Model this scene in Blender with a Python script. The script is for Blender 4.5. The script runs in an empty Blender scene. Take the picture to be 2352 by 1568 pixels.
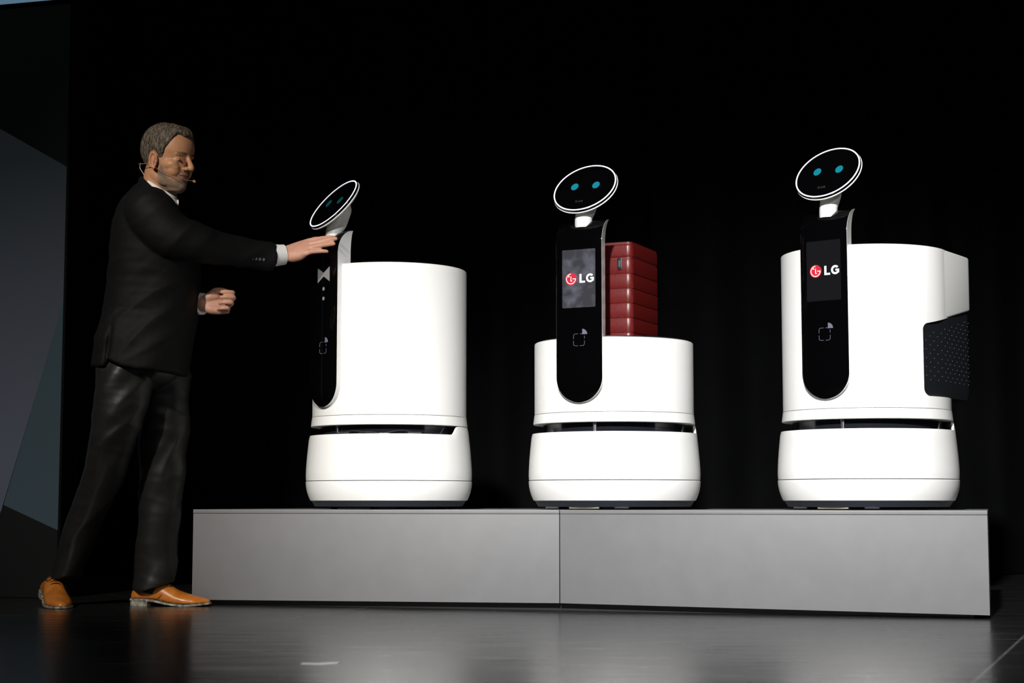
import bpy, bmesh, math, random
from mathutils import Vector, Matrix, noise
random.seed(4)
S = bpy.context.scene
C = S.collection
PI = math.pi
R = math.radians

# ------------------------------------------------------------------ camera, light, exposure
CAM_H = 0.367
cd = bpy.data.cameras.new('camera'); cam = bpy.data.objects.new('camera', cd); C.objects.link(cam)
cam.location = (0, 0, CAM_H); cam.rotation_euler = (R(90 + 5.3613), 0, 0)
cd.sensor_width = 36; cd.lens = 3900 / 2352 * 36; cd.clip_end = 100
cd.dof.use_dof = True; cd.dof.focus_distance = 5.85; cd.dof.aperture_fstop = 4.0
S.camera = cam

w = bpy.data.worlds.new('world'); S.world = w; w.use_nodes = True
w.node_tree.nodes['Background'].inputs[0].default_value = (0.35, 0.5, 0.7, 1)
w.node_tree.nodes['Background'].inputs[1].default_value = 0.0012

def spot(name, loc, target, energy, size, blend, radius, color=(1, 1, 1)):
    l = bpy.data.lights.new(name, 'SPOT'); l.energy = energy; l.spot_size = R(size); l.spot_blend = blend
    l.shadow_soft_size = radius; l.color = color
    o = bpy.data.objects.new(name, l); C.objects.link(o); o.location = loc
    o.rotation_euler = (Vector(target) - Vector(loc)).to_track_quat('-Z', 'Y').to_euler()
    return o
spot('key_spotlight', (-.75, -1.1, 3.75), (0.95, 5.5, 0.45), 4200, 35, 1.0, 0.12, (1.0, 0.99, 0.975))
spot('cross_spotlight', (3.4, -.6, 3.6), (.8, 5.9, 0.75), 260, 34, 1.0, 0.12, (1.0, 0.985, 0.96))
spot('side_spotlight', (-3.2, .6, 4.0), (-1.15, 6.0, 0.85), 1350, 24, 1.0, 0.10, (1.0, 0.94, 0.86))

S.view_settings.view_transform = 'Standard'; S.view_settings.look = 'None'
S.view_settings.gamma = 1; S.view_settings.use_curve_mapping = False
S.view_settings.exposure = 0.0

# ------------------------------------------------------------------ materials
def mat(name, col, rough=0.5, metal=0.0, spec=0.5, emit=None, estr=1.0, coat=0.0, sheen=0.0, sss=0.0):
    m = bpy.data.materials.new(name); m.use_nodes = True
    b = m.node_tree.nodes['Principled BSDF']
    b.inputs['Base Color'].default_value = (*col, 1); b.inputs['Roughness'].default_value = rough
    b.inputs['Metallic'].default_value = metal; b.inputs['Specular IOR Level'].default_value = spec
    if emit:
        b.inputs['Emission Color'].default_value = (*emit, 1); b.inputs['Emission Strength'].default_value = estr
    if coat: b.inputs['Coat Weight'].default_value = coat; b.inputs['Coat Roughness'].default_value = 0.05
    if sheen: b.inputs['Sheen Weight'].default_value = sheen; b.inputs['Sheen Roughness'].default_value = 0.4
    if sss:
        b.inputs['Subsurface Weight'].default_value = sss; b.inputs['Subsurface Radius'].default_value = (0.01, 0.004, 0.002)
        b.inputs['Subsurface Scale'].default_value = 0.5
    return m
class NT:
    def __init__(s, m): s.t = m.node_tree; s.b = s.t.nodes['Principled BSDF']
    def n(s, k, **kw):
        x = s.t.nodes.new(k)
        for a, v in kw.items(): setattr(x, a, v)
        return x
    def l(s, a, b): s.t.links.new(a, b)
def noisy(m, c1, c2, scale=20, vec_scale=(1, 1, 1), bump=0.0, detail=4, lo=0.35, hi=0.65, rough=None, bdist=0.002):
    k = NT(m); tc = k.n('ShaderNodeTexCoord'); mp = k.n('ShaderNodeMapping'); mp.inputs['Scale'].default_value = vec_scale
    nz = k.n('ShaderNodeTexNoise'); nz.inputs['Scale'].default_value = scale; nz.inputs['Detail'].default_value = detail
    cr = k.n('ShaderNodeValToRGB'); e = cr.color_ramp.elements
    e[0].position = lo; e[0].color = (*c1, 1); e[1].position = hi; e[1].color = (*c2, 1)
    k.l(tc.outputs['Object'], mp.inputs[0]); k.l(mp.outputs[0], nz.inputs['Vector'])
    k.l(nz.outputs['Fac'], cr.inputs[0]); k.l(cr.outputs[0], k.b.inputs['Base Color'])
    if rough:
        mr = k.n('ShaderNodeMapRange'); mr.inputs[3].default_value = rough[0]; mr.inputs[4].default_value = rough[1]
        k.l(nz.outputs['Fac'], mr.inputs[0]); k.l(mr.outputs[0], k.b.inputs['Roughness'])
    if bump:
        bp = k.n('ShaderNodeBump'); bp.inputs['Strength'].default_value = bump; bp.inputs['Distance'].default_value = bdist
        k.l(nz.outputs['Fac'], bp.inputs['Height']); k.l(bp.outputs[0], k.b.inputs['Normal'])
    return m

M = {}
M['white'] = noisy(mat('white_plastic', (.83, .83, .81), .28), (.82, .82, .805), (.84, .84, .825), 3, rough=(.26, .32))
M['white_matte'] = mat('white_neck_plastic', (.78, .78, .76), .4)
M['glass'] = mat('black_gloss_panel', (.0012, .0012, .0015), .05, spec=.5)
M['dark'] = mat('charcoal_plastic', (.012, .013, .016), .4)
M['navy'] = mat('dark_navy_underbody', (.014, .018, .026), .45)
M['seam'] = mat('seam_shadow_fill', (.05, .05, .055), .6)  # dark fill stands for the shade in the gap between base shells
M['sensor'] = mat('smoked_sensor_window', (.012, .013, .018), .12)
M['metal'] = mat('brushed_metal', (.45, .45, .48), .3, metal=1)
M['brass'] = mat('contact_plate', (.55, .5, .36), .4, metal=.6)
M['cable'] = mat('black_cable', (.02, .02, .02), .45)
M['ring'] = mat('lit_face_ring', (.9, .9, .95), .4, emit=(.83, .80, 1.0), estr=1.15)
M['eye'] = mat('teal_screen_eye', (.0, .02, .03), .1, emit=(.010, .245, .315), estr=1.0)
M['eye_dim'] = mat('dim_teal_screen_eye', (.0, .01, .01), .1, emit=(.002, .055, .058), estr=1.0)  # dimmer copy of the eye: falloff with viewing angle put into the emission
M['mark'] = mat('printed_icon', (.1, .1, .13), .4, emit=(.035, .038, .055), estr=1.0)
M['icon'] = mat('grey_icon_fill', (.1, .1, .13), .4, emit=(.055, .055, .095), estr=1.0)
M['tie'] = mat('grey_bow_tie_icon', (.2, .2, .2), .4, emit=(.065, .06, .06), estr=1.0)
M['logo_white'] = mat('logo_white', (.3, .3, .3), .4, emit=(.62, .62, .60), estr=1.0)
M['logo_red'] = mat('logo_red', (.2, .01, .02), .4, emit=(.46, .006, .022), estr=1.0)
M['logo_faint'] = mat('faint_grey_logo', (.03, .03, .03), .4, emit=(.010, .010, .010), estr=1.0)
M['screen_off'] = mat('dark_display', (.006, .006, .007), .12, emit=(.0014, .0015, .002), estr=1.0)
m = M['screen'] = mat('clouded_display', (.02, .02, .02), .12); k = NT(m)  # lit display; cloud noise in its emission imitates smudges and reflections
tc = k.n('ShaderNodeTexCoord'); nz = k.n('ShaderNodeTexNoise'); nz.inputs['Scale'].default_value = 22; nz.inputs['Detail'].default_value = 6
n2 = k.n('ShaderNodeTexNoise'); n2.inputs['Scale'].default_value = 6
mu = k.n('ShaderNodeMath', operation='MULTIPLY'); cr = k.n('ShaderNodeValToRGB'); e = cr.color_ramp.elements
e[0].position = .2; e[0].color = (.026, .026, .036, 1); e[1].position = .42; e[1].color = (.16, .16, .21, 1)
k.l(tc.outputs['Object'], nz.inputs['Vector']); k.l(tc.outputs['Object'], n2.inputs['Vector'])
k.l(nz.outputs['Fac'], mu.inputs[0]); k.l(n2.outputs['Fac'], mu.inputs[1]); k.l(mu.outputs[0], cr.inputs[0])
k.l(cr.outputs[0], k.b.inputs['Emission Color']); k.b.inputs['Emission Strength'].default_value = 1
M['red'] = noisy(mat('red_case_shell', (.2, .008, .008), .36, spec=.5), (.085, .0045, .004), (.150, .009, .008), 300, bump=.35, bdist=.0006)
M['red_dark'] = mat('red_case_core', (.10, .004, .004), .5)
M['plinth'] = noisy(mat('grey_painted_board', (.2, .2, .2), .6), (.152, .152, .156), (.163, .163, .167), 14, bump=.12, bdist=.0012, lo=.3, hi=.7)
M['plinth_top'] = noisy(mat('grey_top_board', (.24, .24, .245), .55), (.174, .174, .178), (.184, .184, .188), 14)
M['black'] = mat('black_base_board', (.004, .004, .004), .7)
M['curtain'] = noisy(mat('black_velvet', (.004, .0042, .005), .9, spec=.1), (.0009, .0011, .0014), (.0016, .0018, .0023), 3)
M['frame'] = mat('black_screen_frame', (.002, .002, .002), .8, spec=.08)
M['suit'] = noisy(mat('black_suit_wool', (.003, .003, .003), .66, spec=.14), (.0034, .0034, .0036), (.0056, .0056, .0058), 260, bump=.1, bdist=.0005)
M['trouser'] = noisy(mat('black_trouser_wool', (.014, .014, .014), .45, spec=.28), (.0085, .0085, .0082), (.012, .012, .0117), 260, bump=.08, bdist=.0005)
M['shirt'] = noisy(mat('white_shirt_cotton', (.75, .75, .74), .7), (.72, .72, .71), (.78, .78, .77), 120, bump=.1)
M['leather'] = noisy(mat('tan_leather', (.5, .16, .02), .3, coat=.35), (.44, .125, .014), (.56, .185, .024), 30, bump=.05, rough=(.25, .38))
M['sole'] = noisy(mat('worn_sole_edge', (.3, .27, .2), .7), (.10, .09, .07), (.42, .39, .31), 60)
M['lace'] = mat('dark_brown_lace', (.02, .008, .004), .5)
M['hair'] = noisy(mat('greying_brown_hair', (.1, .08, .06), .65, spec=.3), (.030, .019, .012), (.155, .125, .09), 170, vec_scale=(1, 1, .35), bump=.9, bdist=.004, detail=3)
M['mic'] = mat('beige_microphone', (.30, .17, .08), .6)
M['clear'] = mat('pale_cable', (.5, .48, .45), .4)
M['eyeball'] = mat('eye_white', (.35, .32, .3), .2)
M['iris'] = mat('dark_iris', (.02, .012, .008), .15)
M['button'] = mat('dark_sleeve_button', (.30, .30, .32), .22, metal=.8)
M['tape'] = mat('white_tape', (.9, .9, .87), .6)
m = M['skin'] = mat('skin', (.5, .26, .15), .48, spec=.4, sss=.12); k = NT(m)
at_ = k.n('ShaderNodeAttribute', attribute_name='tone')
tc = k.n('ShaderNodeTexCoord'); nz = k.n('ShaderNodeTexNoise'); nz.inputs['Scale'].default_value = 40; nz.inputs['Detail'].default_value = 5
mx = k.n('ShaderNodeMix', data_type='RGBA', blend_type='MULTIPLY'); mx.inputs[0].default_value = .5
cr = k.n('ShaderNodeValToRGB'); cr.color_ramp.elements[0].color = (.6, .5, .45, 1); cr.color_ramp.elements[1].color = (1.2, 1.2, 1.2, 1)
k.l(tc.outputs['Object'], nz.inputs['Vector']); k.l(nz.outputs['Fac'], cr.inputs[0]); k.l(at_.outputs['Color'], mx.inputs[6]); k.l(cr.outputs[0], mx.inputs[7])
k.l(mx.outputs[2], k.b.inputs['Base Color'])
bp = k.n('ShaderNodeBump'); bp.inputs['Strength'].default_value = .25; bp.inputs['Distance'].default_value = .0012
nb = k.n('ShaderNodeTexNoise'); nb.inputs['Scale'].default_value = 160; k.l(tc.outputs['Object'], nb.inputs['Vector']); k.l(nb.outputs['Fac'], bp.inputs['Height']); k.l(bp.outputs[0], k.b.inputs['Normal'])

# ------------------------------------------------------------------ mesh helpers
class MB:
    def __init__(s): s.v = []; s.f = []
    def add(s, vs, fs):
        o = len(s.v); s.v += [tuple(v) for v in vs]; s.f += [tuple(i + o for i in f) for f in fs]
        return s
    def loft(s, rings, cap=True, closed=False):
        n = len(rings[0]); vs = [p for r in rings for p in r]; fs = []
        L = len(rings)
        for i in range(L if closed else L - 1):
            for j in range(n):
                a = i * n + j; b = i * n + (j + 1) % n; c = ((i + 1) % L) * n + (j + 1) % n; d = ((i + 1) % L) * n + j
                fs.append((a, b, c, d))
        if cap and not closed: fs += [tuple(range(n))[::-1], tuple(range((L - 1) * n, L * n))]
        return s.add(vs, fs)
    def lathe(s, prof, seg=96, closed=True):
        # prof: closed (r, z) loop turned round the z axis
        rings = [[(r * math.sin(2 * PI * j / seg), -r * math.cos(2 * PI * j / seg), z) for j in range(seg)] for r, z in prof]
        return s.loft(rings, cap=False, closed=closed)
    def box(s, lo, hi):
        x0, y0, z0 = lo; x1, y1, z1 = hi
        return s.add([(x0, y0, z0), (x1, y0, z0), (x1, y1, z0), (x0, y1, z0), (x0, y0, z1), (x1, y0, z1), (x1, y1, z1), (x0, y1, z1)],
                     [(0, 3, 2, 1), (4, 5, 6, 7), (0, 1, 5, 4), (1, 2, 6, 5), (2, 3, 7, 6), (3, 0, 4, 7)])
    def prism(s, poly, axis, a, b):
        # poly: 2-D outline extruded between a and b along an axis
        def p3(p, t): return {'x': (t, p[0], p[1]), 'y': (p[0], t, p[1]), 'z': (p[0], p[1], t)}[axis]
        return s.loft([[p3(p, a) for p in poly], [p3(p, b) for p in poly]])
    def ell(s, c, r, mtx=None, n=16, m=10):
        rings = []
        for i in range(m + 1):
            t = PI * i / m; z = -math.cos(t); q = max(math.sin(t), .001)
            ring = []
            for j in range(n):
                v = Vector((r[0] * q * math.cos(2 * PI * j / n), r[1] * q * math.sin(2 * PI * j / n), r[2] * z))
                if mtx: v = mtx @ v
                ring.append(v + Vector(c))
            rings.append(ring)
        return s.loft(rings)
    def tube(s, pts, rad, n=12, ref=None, res=4, cap=True):
        # pts: path; rad: radius or (ra, rb) for each point; ref: direction along which ra is measured
        P = [Vector(p) for p in pts]; Rr = [(r, r) if not isinstance(r, (tuple, list)) else r for r in (rad if isinstance(rad, list) else [rad] * len(P))]
        Q, W = [], []
        for i in range(len(P) - 1):
            p0, p1, p2, p3 = P[max(i - 1, 0)], P[i], P[i + 1], P[min(i + 2, len(P) - 1)]
            for j in range(res):
                t = j / res
                Q.append(.5 * ((2 * p1) + (p2 - p0) * t + (2 * p0 - 5 * p1 + 4 * p2 - p3) * t * t + (3 * p1 - p0 - 3 * p2 + p3) * t ** 3))
                u = t * t * (3 - 2 * t)
                W.append(tuple(Rr[i][q] * (1 - u) + Rr[i + 1][q] * u for q in (0, 1)))
        Q.append(P[-1]); W.append(tuple(Rr[-1]))
        rings = []; prev = Vector(ref) if ref else None
        for i, q in enumerate(Q):
            t = (Q[min(i + 1, len(Q) - 1)] - Q[max(i - 1, 0)]).normalized()
            if prev is None:
                prev = Vector((0, 0, 1)) if abs(t.z) < .9 else Vector((1, 0, 0))
            a = (Vector(ref) if ref else prev); a = (a - t * a.dot(t)).normalized(); b = t.cross(a)
            prev = a
            rings.append([q + a * (W[i][0] * math.cos(2 * PI * j / n)) + b * (W[i][1] * math.sin(2 * PI * j / n)) for j in range(n)])
        return s.loft(rings, cap)
    def build(s, name, material, parent=None, smooth=35, loc=None):
        me = bpy.data.meshes.new(name); me.from_pydata(s.v, [], s.f); me.update()
        bm = bmesh.new(); bm.from_mesh(me); bmesh.ops.remove_doubles(bm, verts=bm.verts, dist=1e-6)
        bmesh.ops.recalc_face_normals(bm, faces=bm.faces); bm.to_mesh(me); bm.free()
        if smooth:
            me.shade_smooth(); me.set_sharp_from_angle(angle=R(smooth))
        o = bpy.data.objects.new(name, me); C.objects.link(o)
        if material: me.materials.append(M[material] if isinstance(material, str) else material)
        if parent: o.parent = parent
        if loc: o.location = loc
        return o
def tag(o, label, cat, group=None, kind=None):
    if label: o['label'] = label
    if cat: o['category'] = cat
    if group: o['group'] = group
    if kind: o['kind'] = kind
    return o
def empty(name, loc, rz=0):
    o = bpy.data.objects.new(name, None); C.objects.link(o); o.location = loc; o.rotation_euler = (0, 0, rz); o.empty_display_size = .1
    return o
def modified(o, mods, smooth=35):
    # apply modifiers and keep the result as the object's own mesh
    for t, kw in mods:
        md = o.modifiers.new(t.lower(), t)
        for a, v in kw.items(): setattr(md, a, v)
    dg = bpy.context.evaluated_depsgraph_get(); dg.update()
    me = bpy.data.meshes.new_from_object(o.evaluated_get(dg)); old = o.data
    o.modifiers.clear(); o.data = me; me.name = o.name
    if not me.materials:
        for mm in old.materials: me.materials.append(mm)
    bpy.data.meshes.remove(old)
    me.shade_smooth()
    if smooth: me.set_sharp_from_angle(angle=R(smooth))
    return o
def bevel(o, width, seg=3, angle=35):
    return modified(o, [('BEVEL', dict(width=width, segments=seg, limit_method='ANGLE', angle_limit=R(angle)))])
def rrect(x0, x1, y0, y1, r, n=6):
    pts = []
    for cx, cy, a in ((x1 - r, y1 - r, 0), (x0 + r, y1 - r, 90), (x0 + r, y0 + r, 180), (x1 - r, y0 + r, 270)):
        for i in range(n + 1):
            t = R(a + 90 * i / n); pts.append((cx + r * math.cos(t), cy + r * math.sin(t)))
    return pts
def disc_poly(cx, cz, r, n=32, rx=None):
    return [(cx + (rx or r) * math.cos(2 * PI * i / n), cz + r * math.sin(2 * PI * i / n)) for i in range(n)]
def arc_strip(mb, cx, cz, r0, r1, a0, a1, y0, y1, n=20):
    for i in range(n):
        t0, t1 = R(a0 + (a1 - a0) * i / n), R(a0 + (a1 - a0) * (i + 1) / n)
        mb.prism([(cx + r0 * math.cos(t0), cz + r0 * math.sin(t0)), (cx + r1 * math.cos(t0), cz + r1 * math.sin(t0)),
                  (cx + r1 * math.cos(t1), cz + r1 * math.sin(t1)), (cx + r0 * math.cos(t1), cz + r0 * math.sin(t1))], 'y', y0, y1)
    return mb
def rect(mb, x0, x1, z0, z1, y0, y1): return mb.box((x0, y0, z0), (x1, y1, z1))

# ------------------------------------------------------------------ the setting
m = M['floor'] = mat('dark_stage_floor', (.010, .010, .010), .24, spec=.5); k = NT(m); k.b.inputs['IOR'].default_value = 2.4
tc = k.n('ShaderNodeTexCoord'); mp = k.n('ShaderNodeMapping'); mp.inputs['Scale'].default_value = (.9, 7, 1); mp.inputs['Rotation'].default_value = (0, 0, R(6))
nz = k.n('ShaderNodeTexNoise'); nz.inputs['Scale'].default_value = 3.2; nz.inputs['Detail'].default_value = 8; nz.inputs['Roughness'].default_value = .62
k.l(tc.outputs['Object'], mp.inputs[0]); k.l(mp.outputs[0], nz.inputs['Vector'])
mr = k.n('ShaderNodeMapRange'); mr.inputs[1].default_value = .3; mr.inputs[2].default_value = .7; mr.inputs[3].default_value = .17; mr.inputs[4].default_value = .29
k.l(nz.outputs['Fac'], mr.inputs[0]); k.l(mr.outputs[0], k.b.inputs['Roughness'])
sep = k.n('ShaderNodeSeparateXYZ'); k.l(tc.outputs['Object'], sep.inputs[0])
def line_mask(x0, y0, x1, y1, width):
    d = Vector((x1 - x0, y1 - y0)); L = d.length; d /= L; nx, ny = -d.y, d.x
    def M2(op, a, b):
        q = k.n('ShaderNodeMath', operation=op)
        for i, v in enumerate((a, b)):
            if v is None: continue
            if isinstance(v, (int, float)): q.inputs[i].default_value = v
            else: k.l(v, q.inputs[i])
        return q.outputs[0]
    dist = M2('ABSOLUTE', M2('SUBTRACT', M2('ADD', M2('MULTIPLY', sep.outputs[0], nx), M2('MULTIPLY', sep.outputs[1], ny)), nx * x0 + ny * y0), None)
    al = M2('SUBTRACT', M2('ADD', M2('MULTIPLY', sep.outputs[0], d.x), M2('MULTIPLY', sep.outputs[1], d.y)), d.x * x0 + d.y * y0)
    inside = M2('MULTIPLY', M2('GREATER_THAN', al, 0.0), M2('LESS_THAN', al, L))
    return M2('MULTIPLY', M2('LESS_THAN', dist, width), inside)
acc = None
for seg in ((-3.0, 4.05, -.35, 3.86, .006), (-1.5, 3.2, -.50, 5.95, .0035), (.55, 2.5, 1.75, 5.6, .004), (-.9, 4.4, 1.9, 4.62, .003), (-2.4, 3.5, -.9, 3.62, .008), (.1, 4.4, .9, 5.2, .003)):
    q = line_mask(*seg)
    if acc is None: acc = q
    else:
        a = k.n('ShaderNodeMath', operation='MAXIMUM'); k.l(acc, a.inputs[0]); k.l(q, a.inputs[1]); acc = a.outputs[0]
fade = k.n('ShaderNodeMath', operation='MULTIPLY'); k.l(acc, fade.inputs[0]); k.l(nz.outputs['Fac'], fade.inputs[1])
mx = k.n('ShaderNodeMix', data_type='RGBA'); mx.inputs[6].default_value = (.010, .010, .010, 1); mx.inputs[7].default_value = (.20, .195, .185, 1)
k.l(fade.outputs[0], mx.inputs[0]); k.l(mx.outputs[2], k.b.inputs['Base Color'])
bp = k.n('ShaderNodeBump'); bp.inputs['Strength'].default_value = .06; bp.inputs['Distance'].default_value = .003
k.l(nz.outputs['Fac'], bp.inputs['Height']); k.l(bp.outputs[0], k.b.inputs['Normal'])
fl = MB().box((-7, -2.5, -.05), (7, 10.2, 0)).build('floor', 'floor', smooth=0); tag(fl, 'dark glossy stage floor with scuffs', None, kind='structure')

for nm, lo, hi in (('wall_back', (-7, 10.2, -.05), (7, 10.3, 6.5)), ('wall_left', (-7.1, -2.5, -.05), (-7, 10.3, 6.5)), ('wall_right', (7, -2.5, -.05), (7.1, 10.3, 6.5)), ('ceiling', (-7.1, -2.5, 6.5), (7.1, 10.3, 6.6))):
    tag(MB().box(lo, hi).build(nm, 'black', smooth=0), None, None, kind='structure')
# black curtain across the back of the stage: folded strips hanging side by side
def curtain(x0, x1, y, name='stage_curtain'):
    n = int((x1 - x0) / .018); ring = []
    for i in range(n + 1):
        x = x0 + (x1 - x0) * i / n
        ring.append((x, y + .05 * math.sin(x * 17 + .8 * math.sin(x * 3.1)) + .03 * noise.noise((x * 4, y, 2))))
    mb = MB(); rows = [0.0, .6, 1.4, 2.4, 3.6, 5.2]; N = len(ring)
    vs, fs = [], []
    for z in rows:
        for s_ in (0, .012):
            for (x, yy) in ring: vs.append((x + .01 * math.sin(z * 2 + x), yy + s_ + .02 * noise.noise((x * 5, z, 7)), z + .004))
    for r_ in range(len(rows) - 1):
        for s_ in (0, 1):
            a = (r_ * 2 + s_) * N; b = ((r_ + 1) * 2 + s_) * N
            fs += [(a + i, a + i + 1, b + i + 1, b + i) for i in range(N - 1)]
    mb.add(vs, fs)
    return mb.build(name, 'curtain', smooth=60)
for x0, x1, lab in ((-6.6, -2.2, 'black velvet stage curtain behind the tall display screen'), (-2.23, .75, 'black velvet stage curtain hanging behind the man'),
                    (.72, 3.2, 'black velvet stage curtain hanging behind the robot with the dark basket'), (3.17, 6.6, 'black velvet stage curtain past the end of the plinth')):
    tag(curtain(x0, x1, 8.6 + (.0 if x0 in (-6.6, .72) else .14)), lab, 'curtain', 'black curtains along the back of the stage')

# display screens beside the man; their plane runs parallel to the plinth
DX, DY = .962, -.272
def on_wall(u, z, out=0.0):  # u metres to the left of the screen's right edge
    return (-1.725 - DX * u - .272 * out, 6.48 - DY * u - .962 * out, z)
def wall_panel(name, poly, out, thick, material, parent=None, smooth=0):
    a = [on_wall(u, z, out) for u, z in poly]; b = [on_wall(u, z, out - thick) for u, z in poly]
    return MB().loft([a, b]).build(name, material, parent, smooth=smooth)
def led_mat(name, c1, c2, z0, z1):
    m = mat(name, (.002, .002, .002), .8, spec=.1); k = NT(m)
    tc = k.n('ShaderNodeTexCoord'); sp = k.n('ShaderNodeSeparateXYZ'); mr = k.n('ShaderNodeMapRange'); mr.inputs[1].default_value = z0; mr.inputs[2].default_value = z1
    mx = k.n('ShaderNodeMix', data_type='RGBA'); mx.inputs[6].default_value = (*c1, 1); mx.inputs[7].default_value = (*c2, 1)
    k.l(tc.outputs['Object'], sp.inputs[0]); k.l(sp.outputs[2], mr.inputs[0]); k.l(mr.outputs[0], mx.inputs[0]); k.l(mx.outputs[2], k.b.inputs['Emission Color'])
    k.b.inputs['Emission Strength'].default_value = 1
    return m
scr = empty('display_screen', on_wall(0, 0))
inv = Matrix.Translation(-scr.location)
def keep(o, p): o.data.transform(Matrix.Translation(-p.location)); o.parent = p; return o
keep(wall_panel('screen_housing', [(-.01, .002), (2.4, .002), (2.4, 2.30), (-.01, 2.30)], -.004, .12, 'frame'), scr)
A1, A2 = (.008, 1.651), (2.4, 3.0)
top_l = 1.651 + (.297 + .2) * .564
keep(wall_panel('dark_upper_facet', [(.0, 1.655), (.0, 2.30), (2.4, 2.30), (1.15, 2.30)], 0, .003, led_mat('screen_black', (.0008, .0013, .0013), (.0012, .0016, .0016), 1.6, 2.3)), scr)
keep(wall_panel('slate_facet', [(.0, 1.655), (1.15, 2.30), (2.4, 2.30), (2.4, .6), (.25, .318), (.0, 1.12)], 0, .003, led_mat('screen_slate', (.036, .040, .050), (.008, .010, .011), .55, 1.7)), scr)
keep(wall_panel('teal_facet', [(.0, 1.12), (.235, .352), (.0, .257)], 0, .003, led_mat('screen_teal', (.021, .031, .036), (.016, .025, .029), .25, 1.1)), scr)
keep(wall_panel('dark_lower_facet', [(.0, .257), (.235, .352), (.25, .318), (2.4, .6), (2.4, .002), (.0, .002)], 0, .003, led_mat('screen_floor', (.003, .003, .003), (.0034, .0034, .0034), 0, .4)), scr)
tag(scr, 'tall dim screen showing dark slate and teal facets, standing behind the man', 'screen')
ovr = empty('overhead_screen', on_wall(0, 2.322))
keep(wall_panel('screen_housing', [(-.02, 2.325), (2.4, 2.325), (2.4, 3.6), (-.02, 3.6)], -.004, .12, 'frame'), ovr)
keep(wall_panel('screen_face', [(-.02, 2.322), (2.4, 2.322), (2.4, 3.6), (-.02, 3.6)], .012, .015, led_mat('screen_blue', (.085, .16, .23), (.12, .2, .28), 0, 1)), ovr)
tag(ovr, 'pale blue lit screen hung above the tall faceted screen', 'screen')

# ------------------------------------------------------------------ grey plinth in two sections
def plinth(p0, p1, zb0, zb1, label):
    nrm = Vector((.272, .962)); dep = 1.05; zt = .337
    a, b = Vector(p0), Vector(p1); d = (b - a).normalized()
    e = empty('display_plinth', (a.x, a.y, 0))
    def P(v, z): return (v.x - a.x, v.y - a.y, z)
    def slab(name, v0, v1, t0, t1, za0, za1, zc, material, bev=0.0):
        q = [v0 + nrm * t0, v1 + nrm * t0, v1 + nrm * t1, v0 + nrm * t1]
        lo = [za0, za1, za1, za0]
        o = MB().loft([[P(v, z) for v, z in zip(q, lo)], [P(v, zc) for v in q]]).build(name, material, e, smooth=0)
        if bev: bevel(o, bev, 2)
        return o
    g = d * .0012
    slab('front_panel', a + g, b - g, .0, .02, zb0, zb1, zt - .0145, 'plinth', .0012)
    slab('side_panel', a + g, a + g + d * .02, .0205, dep, zb0, zb0, zt - .0145, 'plinth')
    slab('side_panel', b - g - d * .02, b - g, .0205, dep, zb1, zb1, zt - .0145, 'plinth')
    slab('back_panel', a + d * .0225, b - d * .0225, dep - .02, dep, .02, .02, zt - .0145, 'plinth')
    slab('top_board', a + g, b - g, -.0015, dep + .002, zt - .0135, zt - .0135, zt, 'plinth_top', .0015)
    slab('recessed_base', a + d * (.05 if p0[0] < 0 else 0), b - d * (.05 if p0[0] > 0 else 0), .035, dep - .06, 0, 0, .06, 'black')
    return tag(e, label, 'plinth', 'grey plinth sections')
plinth((-1.1405, 6.10), (.1601, 5.765), .017, .0245, 'long grey painted plinth section ending beside the man\'s shoes')
plinth((.1609, 5.765), (1.4915, 5.35), .0245, .0115, 'long grey painted plinth section under the robot with the dark basket')

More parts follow.
